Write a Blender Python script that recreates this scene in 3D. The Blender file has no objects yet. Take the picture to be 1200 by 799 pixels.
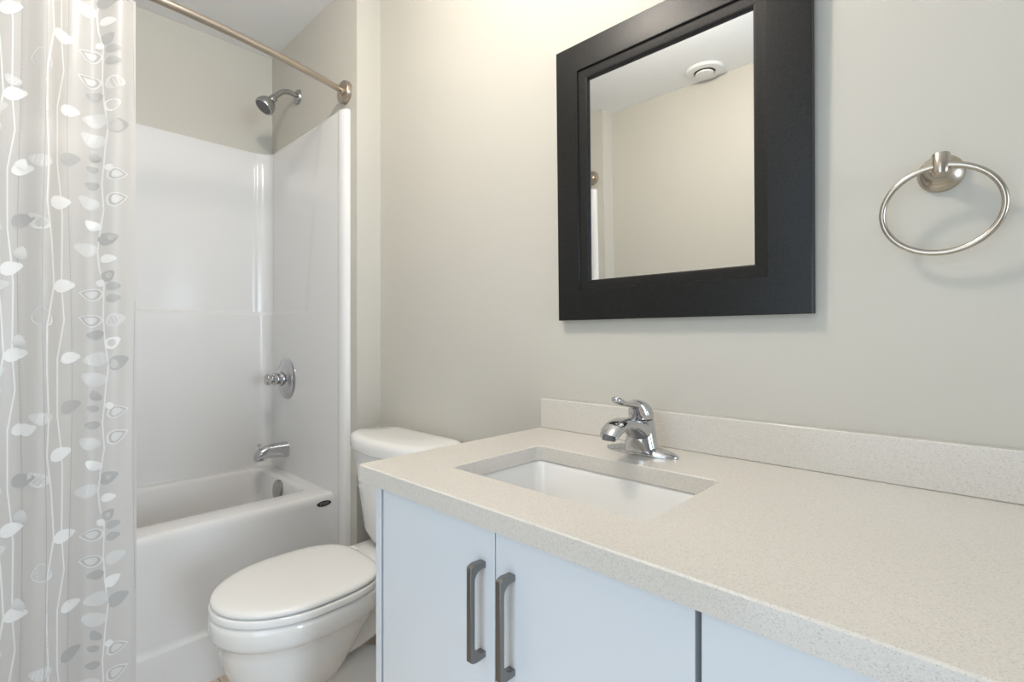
import bpy, bmesh, math, random
from mathutils import Vector, Matrix
random.seed(7)
PI = math.pi
scene = bpy.context.scene
COL = scene.collection

# ------------------------------------------------------------------ camera
H = 1.086
cam_d = bpy.data.cameras.new('camera')
cam = bpy.data.objects.new('camera', cam_d); COL.objects.link(cam)
cam.location = (0, -1.0142, H)
cam.rotation_euler = (PI / 2, 0, 0.7592)
cam_d.sensor_width = 36; cam_d.lens = 582.4 / 1200 * 36
cam_d.shift_y = -4.6 / 1200
cam_d.clip_start = 0.01
scene.camera = cam
# ------------------------------------------------------------------ exposure
scene.view_settings.view_transform = 'Standard'
scene.view_settings.look = 'None'
scene.view_settings.gamma = 1
scene.view_settings.use_curve_mapping = False
scene.view_settings.exposure = 0.40
# ------------------------------------------------------------------ world + lights
w = bpy.data.worlds.new('world'); scene.world = w; w.use_nodes = True
w.node_tree.nodes['Background'].inputs[0].default_value = (0.75, 0.87, 1.0, 1)
w.node_tree.nodes['Background'].inputs[1].default_value = 0.6

def area(name, loc, rot, sx, sy, power, col, shape='RECTANGLE'):
    d = bpy.data.lights.new(name, 'AREA'); d.shape = shape
    d.size = sx
    if shape in ('RECTANGLE', 'ELLIPSE'): d.size_y = sy
    d.energy = power; d.color = col
    o = bpy.data.objects.new(name, d); COL.objects.link(o)
    o.location = loc; o.rotation_euler = rot
    return o
LAMP = (-0.84, -0.72, 2.39)
pl = bpy.data.lights.new('lamp_light', 'POINT'); pl.energy = 19.5; pl.color = (1.0, 0.91, 0.81); pl.shadow_soft_size = 0.07
plo = bpy.data.objects.new('lamp_light', pl); COL.objects.link(plo); plo.location = (LAMP[0], LAMP[1], 2.28)
area('doorway_daylight', (-0.22, -1.86, 1.05), (PI / 2, 0, 0), 0.78, 1.95, 7.5, (0.70, 0.85, 1.0))
area('tub_fill_light', (4.3, -0.80, 1.15), (PI / 2, 0, PI / 2), 1.2, 1.7, 74, (0.72, 0.86, 1.0))  # added cool fill from beyond the right wall, brightens the tub end

# ------------------------------------------------------------------ materials
def mat(name, col, rough=0.5, metal=0.0, coat=0.0, spec=0.5):
    m = bpy.data.materials.new(name); m.use_nodes = True
    b = m.node_tree.nodes['Principled BSDF']
    b.inputs['Base Color'].default_value = (*col, 1)
    b.inputs['Roughness'].default_value = rough
    b.inputs['Metallic'].default_value = metal
    b.inputs['Coat Weight'].default_value = coat
    b.inputs['Coat Roughness'].default_value = 0.06
    b.inputs['Specular IOR Level'].default_value = spec
    return m
def nodes(m): return m.node_tree.nodes, m.node_tree.links, m.node_tree.nodes['Principled BSDF']
def coords(m, scale=None):
    n, l, b = nodes(m)
    g = n.new('ShaderNodeNewGeometry')
    return g.outputs['Position']
def noise_bump(m, scale, strength, dist=0.001):
    n, l, b = nodes(m)
    t = n.new('ShaderNodeTexNoise'); t.inputs['Scale'].default_value = scale; t.inputs['Detail'].default_value = 3
    l.new(coords(m), t.inputs['Vector'])
    bp = n.new('ShaderNodeBump'); bp.inputs['Strength'].default_value = strength; bp.inputs['Distance'].default_value = dist
    l.new(t.outputs['Fac'], bp.inputs['Height']); l.new(bp.outputs['Normal'], b.inputs['Normal'])
def mottled(m, c1, c2, scale, lo=0.4, hi=0.6, detail=4):
    n, l, b = nodes(m)
    t = n.new('ShaderNodeTexNoise'); t.inputs['Scale'].default_value = scale; t.inputs['Detail'].default_value = detail
    l.new(coords(m), t.inputs['Vector'])
    r = n.new('ShaderNodeValToRGB')
    r.color_ramp.elements[0].position = lo; r.color_ramp.elements[0].color = (*c1, 1)
    r.color_ramp.elements[1].position = hi; r.color_ramp.elements[1].color = (*c2, 1)
    l.new(t.outputs['Fac'], r.inputs['Fac']); l.new(r.outputs['Color'], b.inputs['Base Color'])
    return r

M = {}
M['paint'] = mat('wall_paint', (0.575, 0.555, 0.497), 0.55); noise_bump(M['paint'], 260, 0.08)
M['ceiling'] = mat('ceiling_paint', (0.90, 0.90, 0.895), 0.8); noise_bump(M['ceiling'], 180, 0.1)
M['trim'] = mat('trim_paint', (0.80, 0.80, 0.78), 0.35)
M['gelcoat'] = mat('white_gelcoat', (0.785, 0.78, 0.77), 0.20, coat=0.0)
M['china'] = mat('vitreous_china', (0.86, 0.85, 0.825), 0.09, coat=0.5)
M['seat_plastic'] = mat('seat_plastic', (0.86, 0.85, 0.825), 0.2)
M['cabinet'] = mat('white_lacquer', (0.755, 0.79, 0.825), 0.16, coat=0.2)
M['chrome'] = mat('chrome', (0.56, 0.56, 0.575), 0.06, 1.0)
M['satin_chrome'] = mat('satin_chrome', (0.43, 0.43, 0.425), 0.22, 1.0)
M['nickel'] = mat('brushed_nickel', (0.52, 0.465, 0.395), 0.25, 1.0)
M['champagne'] = mat('champagne_nickel', (0.49, 0.425, 0.355), 0.32, 1.0)
M['gunmetal'] = mat('satin_gunmetal', (0.27, 0.265, 0.255), 0.33, 1.0)
M['mirror'] = mat('mirror_silver', (0.89, 0.905, 0.90), 0.0, 1.0)
M['black'] = mat('black_painted_wood', (0.014, 0.014, 0.0135), 0.38); mottled(M['black'], (0.007, 0.007, 0.0068), (0.013, 0.013, 0.0126), 300); nodes(M['black'])[2].inputs['Specular IOR Level'].default_value = 0.3
M['dark'] = mat('dark_void', (0.02, 0.02, 0.02), 0.6)
M['badge'] = mat('badge_black', (0.03, 0.032, 0.035), 0.35)
M['badge_mark'] = mat('badge_mark', (0.35, 0.34, 0.33), 0.4)
M['rubber'] = mat('grey_rubber', (0.12, 0.12, 0.12), 0.6)
M['red'] = mat('indicator_red', (0.25, 0.01, 0.05), 0.25)
M['blue'] = mat('indicator_blue', (0.02, 0.05, 0.2), 0.25)
M['vent_plastic'] = mat('vent_plastic', (0.82, 0.82, 0.80), 0.4)
M['grime'] = mat('sealant', (0.42, 0.36, 0.25), 0.6)

# quartz: cream ground with fine darker and brighter chips
def quartz():
    m = mat('speckled_quartz', (0.75, 0.71, 0.64), 0.17, coat=0.1)
    n, l, b = nodes(m)
    pos = coords(m)
    v = n.new('ShaderNodeTexVoronoi'); v.inputs['Scale'].default_value = 850; l.new(pos, v.inputs['Vector'])
    r = n.new('ShaderNodeValToRGB'); e = r.color_ramp.elements
    r.color_ramp.interpolation = 'CONSTANT'
    e[0].position = 0; e[0].color = (0.56, 0.525, 0.475, 1)
    e[1].position = 0.07; e[1].color = (0.645, 0.61, 0.555, 1)
    x = e.new(0.35); x.color = (0.675, 0.64, 0.583, 1)
    x = e.new(0.75); x.color = (0.695, 0.66, 0.603, 1)
    x = e.new(0.95); x.color = (0.72, 0.685, 0.63, 1)
    sp = n.new('ShaderNodeSeparateColor'); l.new(v.outputs['Color'], sp.inputs['Color'])
    l.new(sp.outputs[0], r.inputs['Fac'])
    v2 = n.new('ShaderNodeTexVoronoi'); v2.inputs['Scale'].default_value = 360; l.new(pos, v2.inputs['Vector'])
    sp2 = n.new('ShaderNodeSeparateColor'); l.new(v2.outputs['Color'], sp2.inputs['Color'])
    a1 = n.new('ShaderNodeMath'); a1.operation = 'LESS_THAN'; a1.inputs[1].default_value = 0.06; l.new(sp2.outputs[1], a1.inputs[0])
    a2 = n.new('ShaderNodeMath'); a2.operation = 'LESS_THAN'; a2.inputs[1].default_value = 0.22; l.new(v2.outputs['Distance'], a2.inputs[0])
    a3 = n.new('ShaderNodeMath'); a3.operation = 'MULTIPLY'; l.new(a1.outputs[0], a3.inputs[0]); l.new(a2.outputs[0], a3.inputs[1])
    a4 = n.new('ShaderNodeMath'); a4.operation = 'MULTIPLY'; a4.inputs[1].default_value = 0.38; l.new(a3.outputs[0], a4.inputs[0])
    mx = n.new('ShaderNodeMix'); mx.data_type = 'RGBA'
    l.new(a4.outputs[0], mx.inputs['Factor']); l.new(r.outputs['Color'], mx.inputs['A']); mx.inputs['B'].default_value = (0.30, 0.27, 0.23, 1)
    l.new(mx.outputs['Result'], b.inputs['Base Color'])
    return m
M['quartz'] = quartz()

def floor_mat():
    m = mat('vinyl_plank', (0.55, 0.46, 0.38), 0.35)
    n, l, b = nodes(m); pos = coords(m)
    mp = n.new('ShaderNodeMapping'); mp.inputs['Scale'].default_value = (1, 14, 1); l.new(pos, mp.inputs['Vector'])
    t = n.new('ShaderNodeTexNoise'); t.inputs['Scale'].default_value = 6; t.inputs['Detail'].default_value = 8; l.new(mp.outputs['Vector'], t.inputs['Vector'])
    r = n.new('ShaderNodeValToRGB')
    r.color_ramp.elements[0].position = 0.3; r.color_ramp.elements[0].color = (0.50, 0.41, 0.33, 1)
    r.color_ramp.elements[1].position = 0.72; r.color_ramp.elements[1].color = (0.66, 0.57, 0.48, 1)
    l.new(t.outputs['Fac'], r.inputs['Fac'])
    br = n.new('ShaderNodeTexBrick'); br.inputs['Scale'].default_value = 1
    br.inputs['Brick Width'].default_value = 1.2; br.inputs['Row Height'].default_value = 0.17; br.inputs['Mortar Size'].default_value = 0.0016
    br.offset = 0.37
    l.new(pos, br.inputs['Vector'])
    mx = n.new('ShaderNodeMix'); mx.data_type = 'RGBA'
    l.new(br.outputs['Fac'], mx.inputs['Factor']); l.new(r.outputs['Color'], mx.inputs['A']); mx.inputs['B'].default_value = (0.22, 0.17, 0.13, 1)
    l.new(mx.outputs['Result'], b.inputs['Base Color'])
    return m
M['floor'] = floor_mat()

def vinyl(name, col, transp, rough=0.35, transl=0.45):
    m = bpy.data.materials.new(name); m.use_nodes = True
    n, l, b = nodes(m); out = n['Material Output']
    b.inputs['Base Color'].default_value = (*col, 1); b.inputs['Roughness'].default_value = rough
    tl = n.new('ShaderNodeBsdfTranslucent'); tl.inputs['Color'].default_value = (*col, 1)
    m1 = n.new('ShaderNodeMixShader'); m1.inputs[0].default_value = transl
    l.new(b.outputs[0], m1.inputs[1]); l.new(tl.outputs[0], m1.inputs[2])
    tr = n.new('ShaderNodeBsdfTransparent')
    m2 = n.new('ShaderNodeMixShader'); m2.inputs[0].default_value = transp
    l.new(m1.outputs[0], m2.inputs[1]); l.new(tr.outputs[0], m2.inputs[2]); l.new(m2.outputs[0], out.inputs[0])
    return m
M['curtain'] = vinyl('frosted_vinyl', (0.80, 0.785, 0.765), 0.08, 0.32)
M['print_white'] = vinyl('print_white', (0.93, 0.93, 0.92), 0.0, 0.4, 0.2)
M['print_pale'] = vinyl('print_pale', (0.84, 0.84, 0.83), 0.02, 0.4, 0.3)
M['print_grey'] = vinyl('print_grey', (0.58, 0.58, 0.575), 0.02, 0.4, 0.3)

# ------------------------------------------------------------------ mesh helpers
WLOC = {}
def wl(o): return WLOC.get(o.name, Vector((0, 0, 0))) if o else Vector((0, 0, 0))
def obj(name, bm, m, parent=None, angle=35, smooth=True, bevel=0, seg=2, recalc=True):
    if recalc: bmesh.ops.recalc_face_normals(bm, faces=bm.faces)
    me = bpy.data.meshes.new(name)
    off = wl(parent)
    bmesh.ops.translate(bm, verts=bm.verts, vec=-off)
    bm.to_mesh(me); bm.free()
    for x in (m if isinstance(m, (list, tuple)) else [m]): me.materials.append(x)
    if smooth:
        me.shade_smooth(); me.set_sharp_from_angle(angle=math.radians(angle))
    o = bpy.data.objects.new(name, me); COL.objects.link(o)
    if parent: o.parent = parent; WLOC[o.name] = off
    if bevel:
        b = o.modifiers.new('bevel', 'BEVEL'); b.width = bevel; b.segments = seg; b.limit_method = 'ANGLE'; b.angle_limit = math.radians(40)
        b.harden_normals = False
    return o
def tag(o, label, cat, group=None):
    o['label'] = label; o['category'] = cat
    if group: o['group'] = group
    return o
def thing(name, label, cat, loc, group=None):
    o = bpy.data.objects.new(name, None); COL.objects.link(o); o.location = loc
    o.empty_display_size = 0.05
    WLOC[o.name] = Vector(loc)
    return tag(o, label, cat, group)
def struct(name, bm, m, **k):
    o = obj(name, bm, m, **k); o['kind'] = 'structure'; return o
def box(bm, x0, x1, y0, y1, z0, z1):
    vs = [bm.verts.new((x, y, z)) for x in (x0, x1) for y in (y0, y1) for z in (z0, z1)]
    for f in ((0, 1, 3, 2), (4, 6, 7, 5), (0, 4, 5, 1), (2, 3, 7, 6), (0, 2, 6, 4), (1, 5, 7, 3)):
        bm.faces.new([vs[i] for i in f])
def B(*a):
    bm = bmesh.new(); box(bm, *a); return bm
def loft(bm, rings, cap0=True, cap1=True, closed=True):
    rv = [[bm.verts.new(p) for p in r] for r in rings]
    n = len(rv[0])
    for a, b in zip(rv, rv[1:]):
        for i in range(n if closed else n - 1):
            j = (i + 1) % n
            bm.faces.new((a[i], a[j], b[j], b[i]))
    if cap0: bm.faces.new(rv[0])
    if cap1: bm.faces.new(list(reversed(rv[-1])))
    return rv
def LB(rings, **k):
    bm = bmesh.new(); loft(bm, rings, **k); return bm
def frame_of(d):
    d = d.normalized(); up = Vector((0, 0, 1)) if abs(d.z) < 0.95 else Vector((1, 0, 0))
    s = d.cross(up).normalized(); return s, s.cross(d).normalized()
def circ(c, axis, r, n=32, ry=None):
    c = Vector(c); s, t = frame_of(Vector(axis)); ry = ry or r
    return [c + s * (r * math.cos(2 * PI * i / n)) + t * (ry * math.sin(2 * PI * i / n)) for i in range(n)]
def lathe(bm, base, axis, prof, n=40):
    base = Vector(base); a = Vector(axis).normalized()
    loft(bm, [circ(base + a * h, a, max(r, 1e-4), n) for r, h in prof])
def LT(base, axis, prof, n=40):
    bm = bmesh.new(); lathe(bm, base, axis, prof, n); return bm
def tube(bm, pts, r, n=20, closed=False, radii=None):
    pts = [Vector(p) for p in pts]; N = len(pts)
    rings = []; s = None
    for i, p in enumerate(pts):
        if closed: d = pts[(i + 1) % N] - pts[i - 1]
        else: d = pts[min(i + 1, N - 1)] - pts[max(i - 1, 0)]
        d.normalize()
        if s is None: s, t = frame_of(d)
        else:
            s = (s - d * s.dot(d)).normalized(); t = s.cross(d).normalized()
        rr = radii[i] if radii else r
        rings.append([p + s * (rr * math.cos(2 * PI * k / n)) + t * (rr * math.sin(2 * PI * k / n)) for k in range(n)])
    if closed:
        rv = [[bm.verts.new(p) for p in r_] for r_ in rings]
        for a in range(N):
            A_, B_ = rv[a], rv[(a + 1) % N]
            for i in range(n):
                j = (i + 1) % n; bm.faces.new((A_[i], A_[j], B_[j], B_[i]))
    else: loft(bm, rings)
def TB(pts, r, **k):
    bm = bmesh.new(); tube(bm, pts, r, **k); return bm
def rrect(x0, x1, y0, y1, z, r, k=6):
    out = []
    for cx, cy, a0 in ((x1 - r, y1 - r, 0), (x0 + r, y1 - r, 90), (x0 + r, y0 + r, 180), (x1 - r, y0 + r, 270)):
        for i in range(k + 1):
            a = math.radians(a0 + 90 * i / k); out.append(Vector((cx + r * math.cos(a), cy + r * math.sin(a), z)))
    return out
def extrude_poly(pts2, fn, t0, t1):
    """pts2: 2-D outline; fn(a,b,t)->3-D"""
    return LB([[Vector(fn(a, b, t0)) for a, b in pts2], [Vector(fn(a, b, t1)) for a, b in pts2]])
def bez(p0, p1, p2, p3, n):
    out = []
    for i in range(n + 1):
        t = i / n; out.append(tuple((1 - t) ** 3 * a + 3 * t * (1 - t) ** 2 * b + 3 * t * t * (1 - t) * c + t ** 3 * d for a, b, c, d in zip(p0, p1, p2, p3)))
    return out

# ------------------------------------------------------------------ room shell
ZC = H + 1.304           # ceiling
XL = -2.424              # wall behind the tub
XA = -1.645              # edge of the two bump-outs either end of the tub
YT = -0.0964             # bump-out face at the tap end
YF = -1.575              # bump-out face at the other end
YW = -1.675              # wall opposite the mirror
XR = 2.3
struct('floor', B(XL - 0.1, XR + 0.1, -2.1, 0.1, -0.06, 0), M['floor'], smooth=False)
struct('ceiling', B(XL - 0.1, XR + 0.1, -2.1, 0.1, ZC, ZC + 0.06), M['ceiling'], smooth=False)
struct('wall_back', B(XA, XR + 0.1, 0, 0.1, 0, ZC), M['paint'], smooth=False)
struct('wall_back_alcove', B(XL - 0.1, XA, YT, 0.1, 0, ZC), M['paint'], smooth=False)
struct('wall_left', B(XL - 0.1, XL, YF, YT, 0, ZC), M['paint'], smooth=False)
struct('wall_front_alcove', B(XL - 0.1, XA, YW - 0.1, YF, 0, ZC), M['paint'], smooth=False)
DX0, DX1 = -0.62, 0.18
bm = bmesh.new()
box(bm, XA, -0.80, YW - 0.1, YW, 0, ZC)
box(bm, -0.80, DX0, YW - 0.1, YW - 0.035, 0, ZC)
box(bm, DX0, DX1, YW - 0.1, YW - 0.035, 2.05, ZC)
box(bm, DX1, XR + 0.1, YW - 0.1, YW - 0.035, 0, ZC)
struct('wall_front', bm, M['paint'], smooth=False)
bm = bmesh.new()
box(bm, DX0 - 0.07, DX0, YW - 0.035, YW - 0.02, 0, 2.12)
box(bm, DX1, DX1 + 0.07, YW - 0.035, YW - 0.02, 0, 2.12)
box(bm, DX0, DX1, YW - 0.035, YW - 0.02, 2.05, 2.12)
struct('trim_1', bm, M['trim'], smooth=False, bevel=0.003)
# unseen right wall, with an opening added to let the tub's fill light through
bm = bmesh.new()
box(bm, XR, XR + 0.1, -1.75, -1.35, 0, ZC); box(bm, XR, XR + 0.1, -0.30, 0.0, 0, ZC)
box(bm, XR, XR + 0.1, -1.35, -0.30, 2.05, ZC)
struct('wall_right', bm, M['paint'], smooth=False)
bm = bmesh.new()
for a in ((-1.42, -1.35, 0, 2.12), (-0.30, -0.23, 0, 2.12), (-1.35, -0.30, 2.05, 2.12)):
    box(bm, XR - 0.015, XR, *a)
struct('trim_2', bm, M['trim'], smooth=False, bevel=0.003)

# ------------------------------------------------------------------ bathtub
tub = thing('bathtub', 'white acrylic bathtub behind the toilet, with a black oval badge on its apron', 'bathtub', (-2.09, -0.83, 0))
XB, XF = -2.409, -1.779          # back / apron
Y0, Y1 = -1.565, -0.108
def ro(z, xf, r=0.006): return rrect(XB, xf, Y0, Y1, z, r, 4)
def ri(z, inset, r, end=0): return rrect(-2.364 + inset, -1.884 - inset, -1.47 + inset + end, -0.168 - inset, z, r, 4)
rings = [ro(0.0, -1.771), ro(0.143, -1.771), ro(0.149, -1.7725), ro(0.153, -1.778), ro(0.17, -1.7795), ro(0.465, XF), ro(0.482, -1.7795),
         ro(0.492, -1.783), ro(0.498, -1.789), ro(0.5005, -1.798),
         ri(0.5005, -0.008, 0.05), ri(0.499, 0.0, 0.045), ri(0.494, 0.006, 0.044), ri(0.486, 0.010, 0.045), ri(0.40, 0.018, 0.055, 0.03), ri(0.20, 0.04, 0.09, 0.12),
         ri(0.135, 0.065, 0.1, 0.16), ri(0.115, 0.11, 0.1, 0.2), ri(0.112, 0.2, 0.04, 0.2)]
obj('basin', LB(rings, cap0=False), M['gelcoat'], tub, angle=50)
# black oval badge with small pale characters too small to read
bx_, by_, bz_ = XF + 0.0005, -0.155, H - 0.6185
oval = [(0.0275 * math.cos(2 * PI * i / 40), 0.0105 * math.sin(2 * PI * i / 40)) for i in range(40)]
bd = obj('badge', extrude_poly(oval, lambda a, b, t: (bx_ + t, by_ + a, bz_ + b), -0.001, 0.002), M['badge'], tub, bevel=0.0008)
bd['label'] = 'black oval maker badge with pale lettering'
bm = bmesh.new()
for i, yy in enumerate((-0.0125, -0.004, 0.0045, 0.013)):
    hgt = 0.0042
    for dy in ((-0.0022, 0.0022) if i % 2 == 0 else (0.0,)):
        box(bm, bx_ + 0.0019, bx_ + 0.0025, by_ + yy + dy - 0.0006, by_ + yy + dy + 0.0006, bz_ - hgt, bz_ + hgt)
    box(bm, bx_ + 0.0019, bx_ + 0.0025, by_ + yy - 0.0026, by_ + yy + 0.0026, bz_ + hgt - 0.0012, bz_ + hgt)
obj('badge_lettering', bm, M['badge_mark'], bd, smooth=False)
# overflow plate on the end wall under the spout
ov = Vector((-2.125, -0.186, 0.452))
ovn = Vector((0, -1, 0.12))
op = obj('overflow_plate', LT(ov - ovn * 0.004, ovn, [(0.041, 0), (0.041, 0.009), (0.038, 0.012), (0.018, 0.0135), (0.0, 0.0135)]), M['satin_chrome'], tub)
op['label'] = 'chrome overflow plate'
obj('overflow_screw', LT(ov + ovn * 0.009, ovn, [(0.005, 0), (0.005, 0.0015), (0, 0.002)], n=16), M['chrome'], op)
obj('drain', LT((-2.12, -0.38, 0.1135), (0, 0, 1), [(0.03, 0), (0.03, 0.002), (0.02, 0.003), (0, 0.002)]), M['satin_chrome'], tub)

# ------------------------------------------------------------------ moulded surround
ZS = H + 0.840
sur = thing('tub_surround', 'glossy white moulded wall surround rising from the bathtub rim', 'tub surround', (-2.09, -0.83, 0.5))
yi, xi, R = -0.1075, -2.4125, 0.055
path = []       # (base point, inward normal, region, coordinate)
def seq(a, b, dens, extra=()):
    n = max(2, int(abs(b - a) / dens)); s = set(a + (b - a) * i / n for i in range(n + 1))
    for e in extra: s.add(e)
    return sorted(s, reverse=a > b)
for x in seq(-1.735, xi + R, 0.012): path.append((Vector((x, yi)), Vector((0, -1)), 'side', x))
for i in range(1, 12):
    a = PI / 2 + (PI / 2) * i / 12
    path.append((Vector((xi + R + R * math.cos(a), yi - R + R * math.sin(a))), Vector((-math.cos(a), -math.sin(a))), 'cove', 0))
for y in seq(yi - R, YF + 0.011 + R, 0.03, (-0.170, -0.1735, -0.177, -1.50, -1.505)): path.append((Vector((xi, y)), Vector((1, 0)), 'back', y))
for i in range(1, 12):
    a = PI + (PI / 2) * i / 12
    path.append((Vector((xi + R + R * math.cos(a), YF + 0.011 + R + R * math.sin(a))), Vector((-math.cos(a), -math.sin(a))), 'cove', 0))
for x in seq(xi + R, -1.735, 0.03): path.append((Vector((x, YF + 0.011)), Vector((0, 1)), 'side', x))
def sm(a, b, x):
    t = min(1, max(0, (x - a) / (b - a))); return t * t * (3 - 2 * t)
def extra(reg, c, z):
    low = 1 - sm(1.186, 1.200, z)
    if reg == 'back':
        up = 0.006 * max(sm(-0.178, -0.168, c), 1 - sm(-1.507, -1.497, c))
    elif reg == 'cove': up = 0.0075
    else:
        xl = -2.012 + (z - 1.188) / 0.723 * 0.122
        up = 0.009 + 0.003 * sm(xl - 0.022, xl + 0.022, c)
    e = up + (0.012 - up) * low
    return e - 0.006 * sm(ZS - 0.03, ZS, z) * 0
zs = [0.4985] + [0.52 + 0.06 * i for i in range(11)] + [1.18, 1.186, 1.189, 1.192, 1.195, 1.198, 1.201, 1.206] + [1.26 + 0.06 * i for i in range(11)] + [ZS - 0.012, ZS - 0.005, ZS - 0.0015, ZS]
rows = []
for z in zs:
    k = -0.004 * sm(ZS - 0.012, ZS, z)
    rows.append([Vector((*(p + n * (extra(r, c, z) + k)), z)) for p, n, r, c in path])
rows.append([Vector((*(p - n * 0.009), ZS)) for p, n, r, c in path])
rows.append([Vector((*(p - n * 0.009), 0.4985)) for p, n, r, c in path])
rows.append(rows[0])
bm = bmesh.new(); loft(bm, rows, cap0=False, cap1=False, closed=False)
bmesh.ops.remove_doubles(bm, verts=bm.verts, dist=1e-5)
obj('wall_panel', bm, M['gelcoat'], sur, angle=60)
for s, yb in ((1, YT), (-1, YF)):
    prof = []
    for i in range(17):
        a = PI * i / 16
        prof.append((-1.7225 + 0.031 * math.cos(a), yb - s * (0.0002 + 0.027 * math.sin(a) ** 0.7)))
    top = [Vector((x, y, ZS - 0.005)) for x, y in prof]
    cx = -1.7225
    tp2 = [Vector((cx + (x - cx) * 0.7, yb + (y - yb) * 0.6, ZS + 0.003)) for x, y in prof]
    bt = [Vector((x, y, 0.0)) for x, y in prof]
    bm = LB([bt, top, tp2])
    box(bm, -1.80, -1.74, min(yb - s * 0.0005, yb - s * 0.022), max(yb - s * 0.0005, yb - s * 0.022), 0.0, 0.499)
    obj('front_jamb', bm, M['gelcoat'], sur, angle=50)

# ------------------------------------------------------------------ shower fittings
ps = Vector((-2.135, YT, H + 1.030))
sh = thing('showerhead', 'small chrome shower head on a bent arm above the surround', 'shower head', ps)
obj('flange', LT(ps + Vector((0, 0.001, 0)), (0, -1, 0), [(0.031, 0), (0.031, 0.004), (0.027, 0.011), (0.014, 0.016), (0.0, 0.016)]), M['satin_chrome'], sh)
arm = bez(ps, ps + Vector((0, -0.055, 0.016)), ps + Vector((0, -0.068, 0.006)), ps + Vector((0, -0.106, -0.043)), 18)
obj('arm', TB(arm, 0.0105), M['satin_chrome'], sh)
hd = Vector((0.0, -0.62, -0.78)).normalized()
hp = Vector(arm[-1])
h_ = obj('head', LT(hp - hd * 0.012, hd, [(0.011, 0), (0.015, 0.004), (0.016, 0.018), (0.013, 0.022), (0.018, 0.028), (0.031, 0.040), (0.0375, 0.056), (0.0385, 0.070), (0.0365, 0.074), (0.0, 0.0735)]), M['satin_chrome'], sh)
fp = hp - hd * 0.012 + hd * 0.0735
fc = obj('spray_face', LT(fp, hd, [(0.0325, -0.001), (0.0325, 0.001), (0.03, 0.002), (0, 0.002)]), M['rubber'], h_)
fc['label'] = 'dark grey spray face with pale nozzles'
s_, t_ = frame_of(hd)
bm = bmesh.new()
for rr, nn in ((0.008, 6), (0.0165, 12), (0.025, 18)):
    for i in range(nn):
        c = fp + hd * 0.001 + s_ * (rr * math.cos(2 * PI * i / nn)) + t_ * (rr * math.sin(2 * PI * i / nn))
        lathe(bm, c, hd, [(0.0018, 0), (0.0014, 0.0032), (0.0, 0.0032)], 8)
o = obj('nozzles', bm, M['satin_chrome'], h_); o['kind'] = 'stuff'

YS = yi - 0.012
pv = Vector((-2.198, YS, H - 0.180))
va = thing('shower_valve', 'round chrome shower valve with knob handle above the tub spout', 'shower valve', pv)
obj('escutcheon', LT(pv + Vector((0, 0.001, 0)), (0, -1, 0), [(0.088, 0), (0.088, 0.004), (0.084, 0.008), (0.076, 0.010), (0.072, 0.0105), (0.064, 0.016), (0.050, 0.022), (0.036, 0.026), (0, 0.028)], 56), M['chrome'], va)
hn = obj('handle', LT(pv + Vector((0, -0.02, 0)), (0, -1, 0), [(0.031, 0), (0.031, 0.018), (0.027, 0.022), (0.020, 0.023), (0.020, 0.028), (0.026, 0.030), (0.0265, 0.041), (0.023, 0.044), (0.020, 0.046), (0.0225, 0.049), (0.024, 0.054), (0.024, 0.066), (0.021, 0.070), (0.0, 0.071)]), M['chrome'], va)
lev = [pv + Vector((0, -0.045, 0)), pv + Vector((0.012, -0.046, -0.018)), pv + Vector((0.02, -0.048, -0.04))]
pt_ = Vector((-2.205, YS, H - 0.487))
spout = thing('tub_spout', 'chrome tub spout with diverter knob over the end of the tub', 'tub spout', pt_)
sec = []
for t in [i / 14 for i in range(15)]:
    y = 0.001 - 0.127 * t
    top = 0.033 - 0.004 * t - 0.024 * max(0, (t - 0.5) / 0.5) ** 2.4
    bot = -0.033 + 0.007 * sm(0.0, 0.55, t) - 0.009 * sm(0.70, 0.76, t)
    hw = 0.031 - 0.006 * t
    if t > 0.95: top -= 0.010
    c = (top + bot) / 2; hh = (top - bot) / 2
    sec.append([pt_ + Vector((hw * math.copysign(abs(math.cos(a)) ** 0.75, math.cos(a)), y, c + hh * math.copysign(abs(math.sin(a)) ** 0.75, math.sin(a)))) for a in [2 * PI * k / 28 for k in range(28)]])
obj('body', LB(sec), M['chrome'], spout, angle=50)
kp = pt_ + Vector((0, -0.113, 0.017))
obj('diverter_knob', LT(kp, (0, 0, 1), [(0.0035, 0), (0.0035, 0.012), (0.007, 0.015), (0.008, 0.019), (0.006, 0.023), (0, 0.024)], 20), M['chrome'], spout)

# ------------------------------------------------------------------ shower rod, curtain
ZR = H + 0.908
def rodx(y): return -1.608 - 0.112 * ((y + 0.835) / 0.735) ** 2
rod = thing('shower_rod', 'bowed champagne-coloured shower curtain rod across the top of the tub', 'curtain rod', (-1.61, -0.835, ZR))
ys = [YT - 0.004 + (YF - YT + 0.008) * i / 48 for i in range(49)]
obj('pole', TB([(rodx(y), y, ZR) for y in ys], 0.0113, n=24), M['champagne'], rod)
for yb, s in ((YT, -1), (YF, 1)):
    obj('flange', LT((rodx(yb) + 0.002, yb - s * 0.0005, ZR), (0, s, 0), [(0.0405, 0), (0.0405, 0.015), (0.0385, 0.0185), (0.035, 0.020), (0.02, 0.021), (0.0165, 0.024), (0.0155, 0.031), (0.0, 0.031)], 48), M['champagne'], rod)

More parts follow.
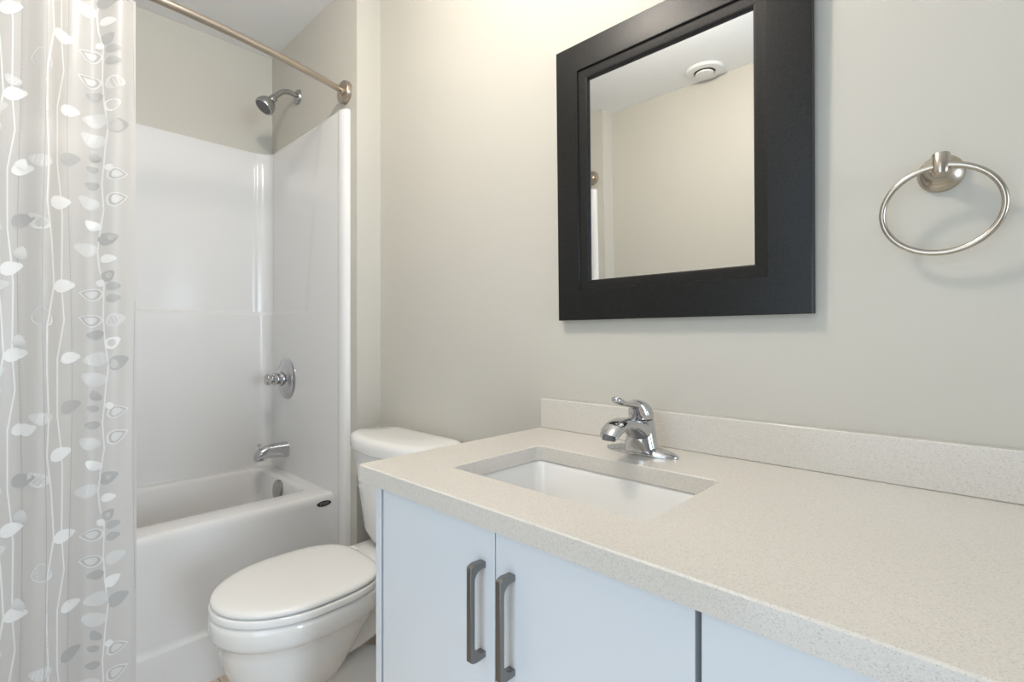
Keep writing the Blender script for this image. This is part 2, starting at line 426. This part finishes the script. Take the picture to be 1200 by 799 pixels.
QE, QL = -0.747, -1.53           # right and left edges of the hung curtain (along the rod)
ZB, ZT = 0.035, ZR - 0.026
def cpt(q, z, off=0.0):
    hgt = (z - ZB) / (ZT - ZB)
    A = 0.010 + 0.016 * hgt ** 1.5
    ph = 2 * PI * (QE - q) / 0.148
    dx = A * math.sin(ph + 0.5) + 0.006 * math.sin(2.3 * ph + 1.0 + 1.5 * z) * (0.3 + hgt) + 0.004 * math.sin(3.1 * z + 9 * q)
    x = rodx(q) - 0.006 + dx - 0.008
    return Vector((x + off, q, z))
bm = bmesh.new()
NQ, NZ = 260, 60
G = []
for i in range(NQ + 1):
    q = QE + (QL - QE) * i / NQ
    G.append([bm.verts.new(cpt(q, ZB + (ZT - ZB) * k / NZ)) for k in range(NZ + 1)])
for i in range(NQ):
    for k in range(NZ):
        bm.faces.new((G[i][k], G[i + 1][k], G[i + 1][k + 1], G[i][k + 1]))
# the print: leaves, buds and stems lie on the vinyl, each a face set of the same mesh
LAY = [0]
def pface(pts, mi):
    LAY[0] = (LAY[0] + 1) % 7
    off = 0.0009 + 0.00012 * LAY[0]
    pts = [p for p in pts]
    vs = [bm.verts.new(cpt(q, z, off)) for q, z in pts]
    f = bm.faces.new(vs); f.material_index = mi
def inside(q, z): return QL + 0.004 < q < QE - 0.002 and ZB + 0.004 < z < ZT - 0.004
def leaf_pts(q, z, L, W, ang, k=1.0, n=11):
    ca, sa = math.cos(ang), math.sin(ang); up, dn = [], []
    for i in range(n + 1):
        a = i / n; hw = W * 2.6 * a ** 0.65 * (1 - a) ** 1.05 if 0 < i < n else 0
        bend = 0.10 * L * math.sin(PI * a)
        p = (L * (0.5 + (a - 0.5) * k), hw * k + bend); m_ = (L * (0.5 + (a - 0.5) * k), -hw * k + bend)
        up.append(p); dn.append(m_)
    loop = up + dn[-2:0:-1]
    return [(q + x * ca - y * sa, z + x * sa + y * ca) for x, y in loop]
def clip_ok(pts): return all(inside(*p) for p in pts)
def strip(o_, i_, mi):
    n = len(o_)
    for a in range(n):
        b = (a + 1) % n
        pface([o_[a], o_[b], i_[b], i_[a]], mi)
def fan(pts, mi):
    n = len(pts) // 2
    # split the leaf into quads across its axis so that it follows the folds
    top = pts[:n + 1]; botm = [pts[0]] + pts[:n:-1]
    LAY[0] = (LAY[0] + 1) % 7
    off = 0.0009 + 0.00012 * LAY[0]
    tv = [bm.verts.new(cpt(*p, off)) for p in top]; bv = [bm.verts.new(cpt(*p, off)) for p in botm] 
    for i in range(n):
        j = i + 1
        fs = (tv[i], tv[j], bv[j] if j < len(bv) else tv[n], bv[i])
        try: f = bm.faces.new(fs); f.material_index = mi
        except ValueError: pass
def leaf(kind, q, z, L, ang):
    W = L * 0.42; L *= 1.08
    pts = leaf_pts(q, z, L, W, ang)
    if not clip_ok(pts): return
    if kind == 'w': fan(pts, 1)
    elif kind == 'h':
        fan(pts, 2)
        for k in range(4):
            a = 0.2 + 0.17 * k; c, s = math.cos(ang), math.sin(ang)
            ax = L * a; hw = W * 0.55
            p = [(ax, -hw), (ax + 0.0012, -hw), (ax + 0.0022, hw), (ax + 0.001, hw)]
            pface([(q + x * c - (y + 0.05 * L) * s, z + x * s + (y + 0.05 * L) * c) for x, y in p], 1)
    elif kind == 'g':
        fan(pts, 3)
    elif kind == 'o':
        strip(pts, leaf_pts(q, z, L, W, ang, 0.88), 1)
        strip(leaf_pts(q, z, L, W, ang, 0.74), leaf_pts(q, z, L, W, ang, 0.66), 3)
        fan(leaf_pts(q, z, L, W, ang, 0.55), 2)
    elif kind == 'b':
        pp = [(q + 0.008 * math.cos(2 * PI * i / 12), z + 0.009 * math.sin(2 * PI * i / 12)) for i in range(12)]
        if clip_ok(pp): pface(pp, 1)
def stem(pts, wd, mi):
    for (q0, z0), (q1, z1) in zip(pts, pts[1:]):
        n = max(1, int(abs(z1 - z0) / 0.02))
        for k in range(n):
            a, b = k / n, (k + 1) / n
            qa, za, qb, zb = q0 + (q1 - q0) * a, z0 + (z1 - z0) * a, q0 + (q1 - q0) * b, z0 + (z1 - z0) * b
            p = [(qa - wd, za), (qa + wd, za), (qb + wd, zb), (qb - wd, zb)]
            if clip_ok(p): pface(p, mi)
PER = 0.606
SX, SZ = 640.0, 460.0
# leafy vine: (kind, side -1 left / +1 right, horizontal offset, drop below the motif top, length, angle up from the outward side)
VINE = [('g', -1, -4, -6, 17, 60), ('g', -1, -5, 4, 14, 15), ('b', 1, 6, 0, 0, 0), ('o', 1, 3, 12, 24, 20), ('g', -1, -4, 22, 17, 5), ('o', 1, 4, 44, 26, 35), ('h', -1, -4, 46, 25, 25),
        ('w', -1, -2, 72, 20, 30), ('g', 1, -6, 90, 24, 30), ('h', -1, -6, 97, 27, 5), ('w', 1, -4, 110, 17, 15), ('b', -1, -4, 136, 0, 0), ('g', 1, 1, 134, 18, 60), ('g', 1, 2, 142, 17, 15),
        ('o', -1, 0, 148, 25, 0), ('g', 1, 2, 156, 17, 15), ('o', -1, -1, 180, 25, 10), ('h', 1, 2, 184, 25, 25), ('g', -1, 0, 194, 19, -10), ('w', 1, 3, 212, 21, 45),
        ('h', -1, 5, 220, 28, -15), ('g', 1, 6, 236, 27, 35), ('h', -1, 4, 250, 29, 20)]
VX = [(0, 0), (20, -2), (50, 0), (75, -4), (100, -7), (120, -5), (138, 0), (175, -1), (205, 1), (232, 5), (255, 2), (280, 0)]
def vine(qc, ztop, flip=1):
    for rep in range(-1, 5):
        z0 = ztop - rep * PER
        stem([(qc + flip * x / SX, z0 - d / SZ) for d, x in VX], 0.0014, 1)
        for k, s, dx, d, L, a in VINE:
            s2 = s * flip
            ang = math.radians(a) if s2 > 0 else PI - math.radians(a)
            leaf(k, qc + flip * dx / SX, z0 - d / SZ, L / 560.0, ang)
def px(u): return -0.993 + u * (0.246 / 159)
PAIR = [('h', -1, -1, 0, 24, 10), ('w', 1, -3, 50, 24, 30), ('h', -1, -5, 75, 26, 40), ('w', 0, 0, 145, 24, 20), ('h', -1, -8, 188, 28, 80),
        ('w', 1, 8, 228, 22, 15), ('g', 1, 9, 292 - 4, 24, 30)]
PX1 = [(0, -6), (45, -8), (85, -3), (140, 0), (188, -8), (240, -8), (292, -6)]
PX2 = [(0, 4), (35, 8), (60, 10), (140, 9), (180, 12), (225, 4), (292, 4)]
def pair(qc, ztop):
    for rep in range(-1, 5):
        z0 = ztop - rep * PER
        stem([(qc + x / SX, z0 - d / 482) for d, x in PX1], 0.0015, 1)
        stem([(qc + x / SX, z0 - d / 482) for d, x in PX2], 0.0013, 1)
        for k, s, dx, d, L, a in PAIR:
            ang = math.radians(a) if s >= 0 else PI - math.radians(a)
            leaf(k, qc + dx / SX, z0 - d / 482, L / 560.0, ang)
def dotted(qc, ztop, seedk, mi=3, leaves=True):
    r = random.Random(seedk); z = ZT - 0.01; pts = []
    while z > ZB: pts.append((qc + 0.004 * math.sin(z * 5 + seedk), z)); z -= 0.03
    stem(pts, 0.0007, mi)
    for (q, z) in pts:
        if math.sin(z * 9 + seedk) > 0.1:
            for k in range(5):
                p = [(q, z - k * 0.006), (q + 0.005, z - k * 0.006), (q + 0.005, z - k * 0.006 - 0.001), (q, z - k * 0.006 - 0.001)]
                if clip_ok(p): pface(p, mi)
    if leaves:
        for k in range(16):
            zz = ztop - k * 0.205 + 0.5
            leaf('h' if k % 3 else 'w', qc + 0.003, zz, 0.032, r.uniform(0.3, 2.7))
for g in range(3):
    o_ = -0.262 * g
    vine(px(117) + o_, H + (394.9 - 196) / 460, 1)
    pair(px(56) + o_, H + (394.9 - 195) / 482)
    dotted(px(75) + o_, 0, 3 + g, 3, False)
    dotted(px(45) + o_, 0, 5 + g, 3, False)
    dotted(px(157.2) + o_ if g else px(156.4), H + 0.43, 7 + g, 3, True)
    dotted(px(19) + o_, H + 0.5, 11 + g, 3, True)
    pair(px(-6) + o_ + 0.012, H + 0.25)
cur = obj('shower_curtain', bm, [M['curtain'], M['print_white'], M['print_pale'], M['print_grey']], angle=80, recalc=False)
tag(cur, 'frosted shower curtain printed with white and grey leaves, drawn to one side of the tub', 'shower curtain')
ring0 = None
for i in range(10):
    q = QE - 0.02 - (QE - QL - 0.04) * i / 9
    c = Vector((rodx(q), q, ZR - 0.012))
    if ring0 is None:
        ring0 = obj('curtain_ring', TB([(0.0, 0, 0) + Vector((0.021 * math.cos(a), 0.0, 0.026 * math.sin(a))) if False else Vector((0.021 * math.cos(a), 0, 0.026 * math.sin(a))) for a in [2 * PI * k / 28 for k in range(28)]], 0.0016, n=8, closed=True), M['champagne'])
        r_ = ring0
    else:
        r_ = ring0.copy(); COL.objects.link(r_)
    r_.location = c
    tag(r_, 'thin metal ring holding the leaf-printed curtain to the rod', 'curtain ring', 'curtain rings on the shower rod')

# ------------------------------------------------------------------ toilet
TX = -1.35
toi = thing('toilet', 'white two-piece toilet with closed lid between tub and vanity', 'toilet', (TX, -0.35, 0))
def egg(z, yf, yb, hw, yw=-0.44, nf=2.0, nb=2.6, n=64):
    out = []
    for i in range(n):
        a = 2 * PI * i / n; c, s = math.cos(a), math.sin(a)
        if s < 0:
            p = 2.0 / nf; out.append(Vector((TX + hw * math.copysign(abs(c) ** p, c), yw - (yw - yf) * abs(s) ** p, z)))
        else:
            p = 2.0 / nb; out.append(Vector((TX + hw * math.copysign(abs(c) ** p, c), yw + (yb - yw) * abs(s) ** p, z)))
    return out
bowl = [egg(0.0, -0.545, -0.08, 0.108, -0.40, 2.3, 2.0), egg(0.012, -0.548, -0.08, 0.110, -0.40, 2.3, 2.0), egg(0.026, -0.545, -0.09, 0.105, -0.40, 2.3, 1.9), egg(0.036, -0.541, -0.10, 0.099, -0.42, 2.3, 1.8), egg(0.07, -0.537, -0.12, 0.092, -0.43, 2.2, 1.8),
        egg(0.13, -0.535, -0.17, 0.088, -0.44, 2.1, 1.7), egg(0.168, -0.541, -0.25, 0.091, -0.45, 2, 1.9), egg(0.180, -0.556, -0.335, 0.103, -0.45), egg(0.200, -0.580, -0.33, 0.121, -0.45), egg(0.23, -0.603, -0.315, 0.138, -0.45),
        egg(0.27, -0.618, -0.285, 0.150, -0.45), egg(0.315, -0.626, -0.25, 0.156), egg(0.336, -0.628, -0.22, 0.158), egg(0.343, -0.636, -0.215, 0.164), egg(0.350, -0.643, -0.21, 0.170), egg(0.358, -0.646, -0.21, 0.172), egg(0.386, -0.647, -0.21, 0.173), egg(0.398, -0.645, -0.21, 0.1715), egg(0.403, -0.638, -0.21, 0.165)]
bm = LB(bowl)
obj('bowl', bm, M['china'], toi, angle=60)
tp = bez((TX, -0.36, 0.24), (TX, -0.22, 0.20), (TX, -0.13, 0.36), (TX, -0.10, 0.20), 14) + bez((TX, -0.10, 0.19), (TX, -0.09, 0.12), (TX, -0.12, 0.06), (TX, -0.17, 0.004), 10)
obj('trapway', TB(tp, 0.062, n=28), M['china'], toi, angle=60)
def tank_ring(z, hw, yf, yb, bow, n=64, e=5.0):
    out = []
    for i in range(n):
        a = 2 * PI * i / n; c, s = math.cos(a), math.sin(a); p = 2 / e
        x = hw * math.copysign(abs(c) ** p, c); yy = math.copysign(abs(s) ** p, s)
        ym, yh = (yf + yb) / 2, (yb - yf) / 2
        y = ym + yh * yy
        if yy < 0: y -= bow * (1 - (x / hw) ** 2) * (-yy)
        out.append(Vector((TX + x, y, z)))
    return out
deck = [tank_ring(0.10, 0.055, -0.14, -0.05, 0), tank_ring(0.30, 0.075, -0.22, -0.015, 0), tank_ring(0.36, 0.125, -0.28, -0.01, 0), tank_ring(0.397, 0.135, -0.295, -0.01, 0), tank_ring(0.410, 0.134, -0.296, -0.01, 0), tank_ring(0.414, 0.128, -0.29, -0.015, 0)]
obj('deck', LB(deck), M['china'], toi, angle=60)
tank = [tank_ring(0.4135, 0.10, -0.125, -0.05, 0.012), tank_ring(0.418, 0.128, -0.140, -0.03, 0.018), tank_ring(0.432, 0.150, -0.15, -0.02, 0.02), tank_ring(0.46, 0.163, -0.158, -0.013, 0.024), tank_ring(0.60, 0.191, -0.166, -0.010, 0.03), tank_ring(0.722, 0.211, -0.172, -0.008, 0.033)]
tk = obj('tank', LB(tank), M['china'], toi, angle=60)
lid = [tank_ring(0.722, 0.214, -0.176, -0.006, 0.036), tank_ring(0.7225, 0.219, -0.179, -0.005, 0.037), tank_ring(0.728, 0.222, -0.181, -0.004, 0.038), tank_ring(0.752, 0.222, -0.181, -0.004, 0.038), tank_ring(0.762, 0.219, -0.178, -0.006, 0.038), tank_ring(0.769, 0.211, -0.171, -0.012, 0.037), tank_ring(0.773, 0.198, -0.160, -0.022, 0.034), tank_ring(0.775, 0.10, -0.11, -0.05, 0.02)]
obj('tank_lid', LB(lid), M['china'], toi, angle=60)
sp_ = Vector((TX - 0.135, -0.186, 0.607))
fl = obj('maker_mark', LT(sp_ + Vector((0, 0.006, 0)), (0, -1, 0), [(0.0045, 0), (0.0045, 0.0035), (0.003, 0.004), (0, 0.004)], 16), M['badge_mark'], tk)
fl['label'] = 'tiny grey mark on the tank front'
seat = [egg(0.4045, -0.640, -0.245, 0.168, nb=3.2), egg(0.4060, -0.645, -0.242, 0.1735, nb=3.2), egg(0.4190, -0.646, -0.242, 0.1745, nb=3.2), egg(0.4225, -0.643, -0.243, 0.172, nb=3.2), egg(0.4230, -0.634, -0.25, 0.163, nb=3.2)]
obj('seat', LB(seat), M['seat_plastic'], toi, angle=60)
lidr = [egg(0.4245, -0.632, -0.245, 0.162, nb=3.2), egg(0.4258, -0.640, -0.240, 0.169, nb=3.2), egg(0.4280, -0.6425, -0.2385, 0.1715, nb=3.2), egg(0.4340, -0.6425, -0.238, 0.1715, nb=3.2), egg(0.4385, -0.638, -0.242, 0.168, nb=3.2), egg(0.4410, -0.626, -0.252, 0.158, nb=3.1), egg(0.4425, -0.60, -0.275, 0.137, nb=3.0), egg(0.4435, -0.52, -0.35, 0.07)]
obj('seat_lid', LB(lidr), M['seat_plastic'], toi, angle=60)
for s in (-1, 1):
    obj('hinge_cap', LB([rrect(TX + s * 0.075 - 0.02, TX + s * 0.075 + 0.02, -0.262, -0.222, z, r, 5) for z, r in ((0.41, 0.009), (0.426, 0.009), (0.429, 0.006))]), M['seat_plastic'], toi)
    obj('bolt_cap', LT((TX + s * 0.108, -0.30, -0.0005), (0, 0, 1), [(0.014, 0), (0.014, 0.01), (0.010, 0.018), (0, 0.021)], 20), M['china'], toi)

# ------------------------------------------------------------------ vanity
XC = -0.841; YC = -0.5416; ZTOP = H - 0.235; ZBOT = ZTOP - 0.030
YD = -0.522
def handle(x, parent, z0=H - 0.4615, z1=H - 0.3205):
    yo, yd = YD - 0.0275, YD + 0.001
    th = 0.0075; fz = 0.0105; r = 0.014
    o_ = [(yd, z1 - 0.002), (yo + 0.010, z1 - 0.0005), (yo + 0.003, z1 - 0.002), (yo, z1 - 0.0045), (yo, z0 + 0.0045), (yo + 0.003, z0 + 0.002), (yo + 0.010, z0 + 0.0005), (yd, z0 + 0.002)]
    i_ = [(yd, z0 + fz)]
    for k in range(7):
        a = -PI / 2 - (PI / 2) * k / 6
        i_.append((yo + th + r + r * math.cos(a) * 1.0, z0 + fz + r + r * math.sin(a)))
    for k in range(7):
        a = PI - (PI / 2) * k / 6
        i_.append((yo + th + r + r * math.cos(a), z1 - fz - r + r * math.sin(a)))
    i_.append((yd, z1 - fz))
    pts = o_ + i_
    # the grip is narrow at its outer face and widens toward the door
    bm = bmesh.new()
    def wv(y): 
        t = (y - yo) / (yd - yo); return 0.0046 + 0.0016 * min(1, t * 1.5)
    A_ = [bm.verts.new((x - wv(y), y, z)) for y, z in pts]; B_ = [bm.verts.new((x + wv(y), y, z)) for y, z in pts]
    n = len(pts)
    for i in range(n): bm.faces.new((A_[i], A_[(i + 1) % n], B_[(i + 1) % n], B_[i]))
    bm.faces.new(A_); bm.faces.new(list(reversed(B_)))
    h = obj('handle', bm, M['gunmetal'], parent, bevel=0.0007, angle=30); h['label'] = 'satin dark grey bar handle'
    return h
def carcass(x0, x1, parent):
    bm = bmesh.new()
    box(bm, x0, x1, YD + 0.0215, -0.002, 0.10, 0.66)          # box below the sink
    box(bm, x0, x1, YD + 0.0215, YD + 0.035, 0.66, ZBOT - 0.0005)     # front rail
    box(bm, x0, x1, -0.02, -0.002, 0.66, ZBOT - 0.0005)
    box(bm, x0, x0 + 0.016, YD + 0.035, -0.02, 0.66, ZBOT - 0.0005)
    box(bm, x1 - 0.016, x1, YD + 0.035, -0.02, 0.66, ZBOT - 0.0005)
    box(bm, x0, x1, YD + 0.07, -0.002, 0.0, 0.10)
    return obj('carcass', bm, M['cabinet'], parent, smooth=False)
v1 = thing('vanity_cabinet', 'white two-door vanity cabinet with dark bar handles under the sink', 'cabinet', (-0.51, -0.26, 0))
carcass(-0.796, -0.2115, v1)
obj('side_panel', B(-0.8135, -0.7965, YD, -0.002, 0.0, ZBOT - 0.0005), M['cabinet'], v1, bevel=0.0012)
for x0, x1, hx in ((-0.7885, -0.5012, -0.5250), (-0.4990, -0.2120, -0.4670)):
    d = obj('door', B(x0, x1, YD, YD + 0.019, 0.105, ZBOT - 0.0025), M['cabinet'], v1, bevel=0.0012)
    handle(hx, d)
v2 = thing('vanity_cabinet', 'white vanity cabinet right of the two doors, no handle in sight', 'cabinet', (0.27, -0.26, 0))
carcass(-0.2055, 0.757, v2)
for x0, x1, hx in ((-0.2055, 0.2740, 0.2520), (0.2770, 0.757, 0.2990)):
    d = obj('door', B(x0, x1, YD, YD + 0.019, 0.105, ZBOT - 0.0025), M['cabinet'], v2, bevel=0.0012)
    handle(hx, d)

ct = thing('countertop', 'long cream speckled quartz countertop with low backsplash over the vanity', 'countertop', (0, -0.27, ZTOP))
SX0, SX1, SY0, SY1 = -0.699, -0.312, -0.437, -0.192
XE = 0.758
outer = rrect(XC, XE, YC, -0.001, 0, 0.003, 6); inner = rrect(SX0, SX1, SY0, SY1, 0, 0.014, 6)
bm = bmesh.new()
def ring_at(src, z, grow=0.0, c=None):
    out = []
    for p in src:
        out.append(bm.verts.new((p.x, p.y, z)))
    return out
def shrink(src, e, x0, x1, y0, y1): 
    return [Vector((p.x + (e if p.x < (x0 + x1) / 2 else -e), p.y + (e if p.y < (y0 + y1) / 2 else -e), 0)) for p in src]
e = 0.0022
ot = ring_at(shrink(outer, e, XC, XE, YC, 0), ZTOP); om = ring_at(outer, ZTOP - e); ob = ring_at(outer, ZBOT)
it = ring_at(shrink(inner, -0.0015, SX0, SX1, SY0, SY1), ZTOP); im = ring_at(inner, ZTOP - 0.0015); ib = ring_at(inner, ZBOT)
n = len(outer)
for a, b in ((it, ot), (ot, om), (om, ob), (ob, ib), (ib, im), (im, it)):
    for i in range(n):
        j = (i + 1) % n; bm.faces.new((a[i], a[j], b[j], b[i]))
obj('slab', bm, M['quartz'], ct, angle=30)
obj('backsplash', B(XC, XE, -0.0205, -0.0005, ZTOP, ZTOP + 0.0755), M['quartz'], ct, bevel=0.002)

# ------------------------------------------------------------------ sink
sk = thing('sink', 'white rectangular undermount sink set into the quartz countertop', 'sink', (-0.5055, -0.3145, ZBOT))
def sr(z, g, r): return rrect(SX0 - g, SX1 + g, SY0 - g, SY1 + g, z, r, 6)
zt = ZBOT - 0.0006
inn = [sr(zt, 0.022, 0.03), sr(zt, 0.004, 0.022), sr(zt - 0.004, 0.001, 0.022), sr(zt - 0.012, -0.001, 0.024), sr(zt - 0.06, -0.010, 0.03), sr(zt - 0.10, -0.020, 0.035), sr(zt - 0.122, -0.035, 0.04), sr(zt - 0.133, -0.06, 0.04), sr(zt - 0.137, -0.10, 0.02)]
outr = [sr(zt - 0.147, -0.10, 0.02), sr(zt - 0.143, -0.055, 0.04), sr(zt - 0.13, -0.025, 0.04), sr(zt - 0.06, 0.0, 0.03), sr(zt - 0.012, 0.012, 0.03), sr(zt - 0.010, 0.022, 0.03)]
bm = bmesh.new()
rv = loft(bm, inn + outr, cap0=False, cap1=False)
n = len(rv[0])
for i in range(n):
    j = (i + 1) % n; bm.faces.new((rv[-1][i], rv[-1][j], rv[0][j], rv[0][i]))
bm.faces.new(rv[len(inn) - 1][::-1]); bm.faces.new(rv[len(inn)])
bmesh.ops.delete(bm, geom=[f for f in bm.faces if set(f.verts) <= set(rv[len(inn) - 1]) | set(rv[len(inn)]) and len(f.verts) == 4], context='FACES_ONLY')
obj('basin', bm, M['china'], sk, angle=50)
obj('drain', LT((-0.5055, -0.3145, zt - 0.1372), (0, 0, 1), [(0.03, 0), (0.03, 0.002), (0.022, 0.003), (0.02, 0.001), (0.0, 0.001)]), M['chrome'], sk)

# ------------------------------------------------------------------ faucet
FX, FY = -0.503, -0.104
fa = thing('faucet', 'chrome single-lever bathroom faucet on the countertop behind the sink', 'faucet', (FX, FY, ZTOP))
def ell(z, a, b, n=56, e=2.0, cx=FX, cy=FY):
    out = []
    for i in range(n):
        t = 2 * PI * i / n; c, s = math.cos(t), math.sin(t); p = 2 / e
        out.append(Vector((cx + a * math.copysign(abs(c) ** p, c), cy + b * math.copysign(abs(s) ** p, s), ZTOP + z)))
    return out
obj('base_plate', LB([ell(0.0, 0.078, 0.0265), ell(0.004, 0.079, 0.0275), ell(0.006, 0.078, 0.0265), ell(0.010, 0.066, 0.023), ell(0.0145, 0.048, 0.020), ell(0.016, 0.03, 0.016)]), M['chrome'], fa, angle=45)
# body column flaring from the plate, and the spout rooted in it
body = [ell(0.008, 0.037, 0.028), ell(0.02, 0.0335, 0.028), ell(0.035, 0.0305, 0.0275), ell(0.055, 0.0275, 0.0265), ell(0.068, 0.0255, 0.0255), ell(0.0695, 0.0245, 0.0245)]
bd = obj('body', LB(body), M['chrome'], fa, angle=45)
def sweep_yz(pts, n=32, e=2.3):
    """pts: (y, z, half width, half thickness); sections perpendicular to the path in the YZ plane"""
    rings = []
    for i, (y, z, a, b) in enumerate(pts):
        y0, z0 = pts[max(0, i - 1)][:2]; y1, z1 = pts[min(len(pts) - 1, i + 1)][:2]
        dy, dz = y1 - y0, z1 - z0; L = math.hypot(dy, dz); ny, nz = -dz / L, dy / L
        r = []
        for k in range(n):
            t = 2 * PI * k / n; c, s = math.cos(t), math.sin(t); p = 2 / e
            r.append(Vector((FX + a * math.copysign(abs(c) ** p, c), y + ny * b * math.copysign(abs(s) ** p, s), ZTOP + z + nz * b * math.copysign(abs(s) ** p, s))))
        rings.append(r)
    return LB(rings)
spt = [(-0.098, 0.040, 0.0275, 0.026), (-0.116, 0.048, 0.027, 0.0215), (-0.136, 0.057, 0.026, 0.0165), (-0.158, 0.065, 0.025, 0.0130), (-0.180, 0.0685, 0.024, 0.0115), (-0.201, 0.0655, 0.0225, 0.0110), (-0.217, 0.058, 0.021, 0.0108), (-0.2255, 0.049, 0.0185, 0.0098)]
so = obj('spout', sweep_yz(spt), M['chrome'], bd, angle=45)
obj('aerator', LT((FX, -0.2225, ZTOP + 0.052), (0, -0.25, -1), [(0.0122, 0), (0.0122, 0.0085), (0.010, 0.0095), (0, 0.0095)], 28), M['rubber'], so)
# handle: domed cap with a lever reaching forward
hb = obj('lever_handle', LB([ell(0.0705, 0.0235, 0.0235), ell(0.0725, 0.0252, 0.0252), ell(0.082, 0.0250, 0.0255, cy=FY - 0.001), ell(0.091, 0.0232, 0.0245, cy=FY - 0.004), ell(0.099, 0.0198, 0.022, cy=FY - 0.009), ell(0.105, 0.015, 0.018, cy=FY - 0.015), ell(0.109, 0.009, 0.012, cy=FY - 0.021), ell(0.1105, 0.003, 0.004, cy=FY - 0.025)]), M['chrome'], fa, angle=50)
lv = [(-0.108, 0.092, 0.013, 0.012), (-0.124, 0.099, 0.013, 0.0105), (-0.142, 0.1035, 0.0105, 0.007), (-0.158, 0.1045, 0.0092, 0.0052), (-0.172, 0.107, 0.0094, 0.0054), (-0.186, 0.1115, 0.0105, 0.0066), (-0.196, 0.1155, 0.0105, 0.0064), (-0.2025, 0.118, 0.008, 0.0048), (-0.2045, 0.1185, 0.003, 0.002)]
obj('lever', sweep_yz(lv), M['chrome'], hb, angle=50)
for dx, m_, nm in ((-0.004, M['red'], 'hot_mark'), (0.004, M['blue'], 'cold_mark')):
    o = obj(nm, LB([[Vector((FX + dx + 0.004 * math.cos(2 * PI * k / 16), FY - yy, ZTOP + 0.083 + 0.004 * math.sin(2 * PI * k / 16))) for k in range(16)] for yy in (0.022, 0.0257)]), m_, hb)

# ------------------------------------------------------------------ mirror
mi_ = thing('wall_mirror', 'rectangular wall mirror in a wide black frame above the sink', 'mirror', (-0.4985, 0, H + 0.042))
MX0, MX1, MZ0, MZ1 = -0.780, -0.217, H + 0.042, H + 0.711
def mrect(ins, y):
    return [Vector((MX0 + ins, y, MZ0 + ins)), Vector((MX1 - ins, y, MZ0 + ins)), Vector((MX1 - ins, y, MZ1 - ins)), Vector((MX0 + ins, y, MZ1 - ins))]
prof = [(0.0, -0.001), (0.0, -0.0195), (0.0012, -0.0207), (0.0690, -0.0310), (0.0712, -0.0304), (0.0718, -0.0285), (0.0725, -0.0262), (0.0900, -0.0245), (0.0945, -0.0225), (0.0950, -0.0165), (0.0950, -0.008), (0.04, -0.001)]
bm = bmesh.new(); rings = [mrect(*p) for p in prof]; rings.append(rings[0])
loft(bm, rings, cap0=False, cap1=False); bmesh.ops.remove_doubles(bm, verts=bm.verts, dist=1e-6)
fr = obj('frame', bm, M['black'], mi_, angle=25)
gl = obj('mirror_glass', LB([[Vector((p.x, y, p.z)) for p in mrect(0.090, 0)] for y in (-0.0162, -0.010)]), M['mirror'], mi_, smooth=False)
TILT = math.radians(1.0)
mi_.rotation_euler = (TILT, 0, 0)

# ------------------------------------------------------------------ towel ring
RX, RZ = -0.048, H + 0.252
tr = thing('towel_ring', 'brushed nickel towel ring hanging on the wall right of the mirror', 'towel ring', (RX, 0, RZ))
obj('wall_plate', LT((RX, -0.0, RZ), (0, -1, 0), [(0.0285, 0), (0.0285, 0.004), (0.027, 0.008), (0.022, 0.012), (0.0155, 0.018), (0.0125, 0.024), (0.0115, 0.03), (0, 0.03)], 48), M['nickel'], tr)
obj('post', LT((RX + 0.002, -0.0465, RZ - 0.0150), (0, 0.08, 1), [(0.002, -0.0005), (0.006, 0.0002), (0.0088, 0.0022), (0.0103, 0.0055), (0.0108, 0.010), (0.0110, 0.0325), (0.0104, 0.0338), (0, 0.034)], 36), M['nickel'], tr)
obj('stem', LT((RX, -0.022, RZ), (0.05, -1, 0), [(0.0115, 0), (0.009, 0.008), (0.0085, 0.022), (0, 0.022)], 28), M['nickel'], tr)
RR = 0.0695; a0 = math.radians(8); RV = 0.0635
cx = Vector((RX + 0.001, -0.048, RZ)) + Vector((0, math.sin(a0), -math.cos(a0))) * (RV * 0.99)
pts = []
for k in range(72):
    a = 2 * PI * k / 72
    pts.append(cx + Vector((RR * math.cos(a), -RV * math.sin(a) * math.sin(a0), RV * math.sin(a) * math.cos(a0))))
obj('ring', TB(pts, 0.0043, n=16, closed=True), M['nickel'], tr)

# ------------------------------------------------------------------ ceiling fittings
VX_, VY_ = -1.03, -1.572
ve = thing('exhaust_vent', 'round white ceiling exhaust vent seen in the mirror', 'vent', (VX_, VY_, ZC))
obj('rim', LT((VX_, VY_, ZC + 0.0005), (0, 0, -1), [(0.092, 0), (0.092, 0.006), (0.087, 0.012), (0.064, 0.016), (0.053, 0.014), (0.051, 0.004), (0.0, 0.004)], 56), M['vent_plastic'], ve)
obj('throat', LT((VX_, VY_, ZC - 0.0034), (0, 0, -1), [(0.0505, 0), (0.0505, 0.002), (0, 0.002)], 48), M['dark'], ve)
obj('centre_disc', LT((VX_, VY_, ZC - 0.005), (0, 0, -1), [(0.01, 0), (0.01, 0.008), (0.043, 0.010), (0.045, 0.014), (0.043, 0.018), (0.0, 0.021)], 48), M['vent_plastic'], ve)

cl = thing('ceiling_light', 'round ceiling lamp with a frosted glass globe over the middle of the room', 'ceiling light', (LAMP[0], LAMP[1], ZC))
obj('base', LT((LAMP[0], LAMP[1], ZC + 0.0005), (0, 0, -1), [(0.06, 0), (0.06, 0.012), (0.05, 0.02), (0.03, 0.026), (0.03, 0.038), (0.0, 0.038)], 48), M['nickel'], cl)
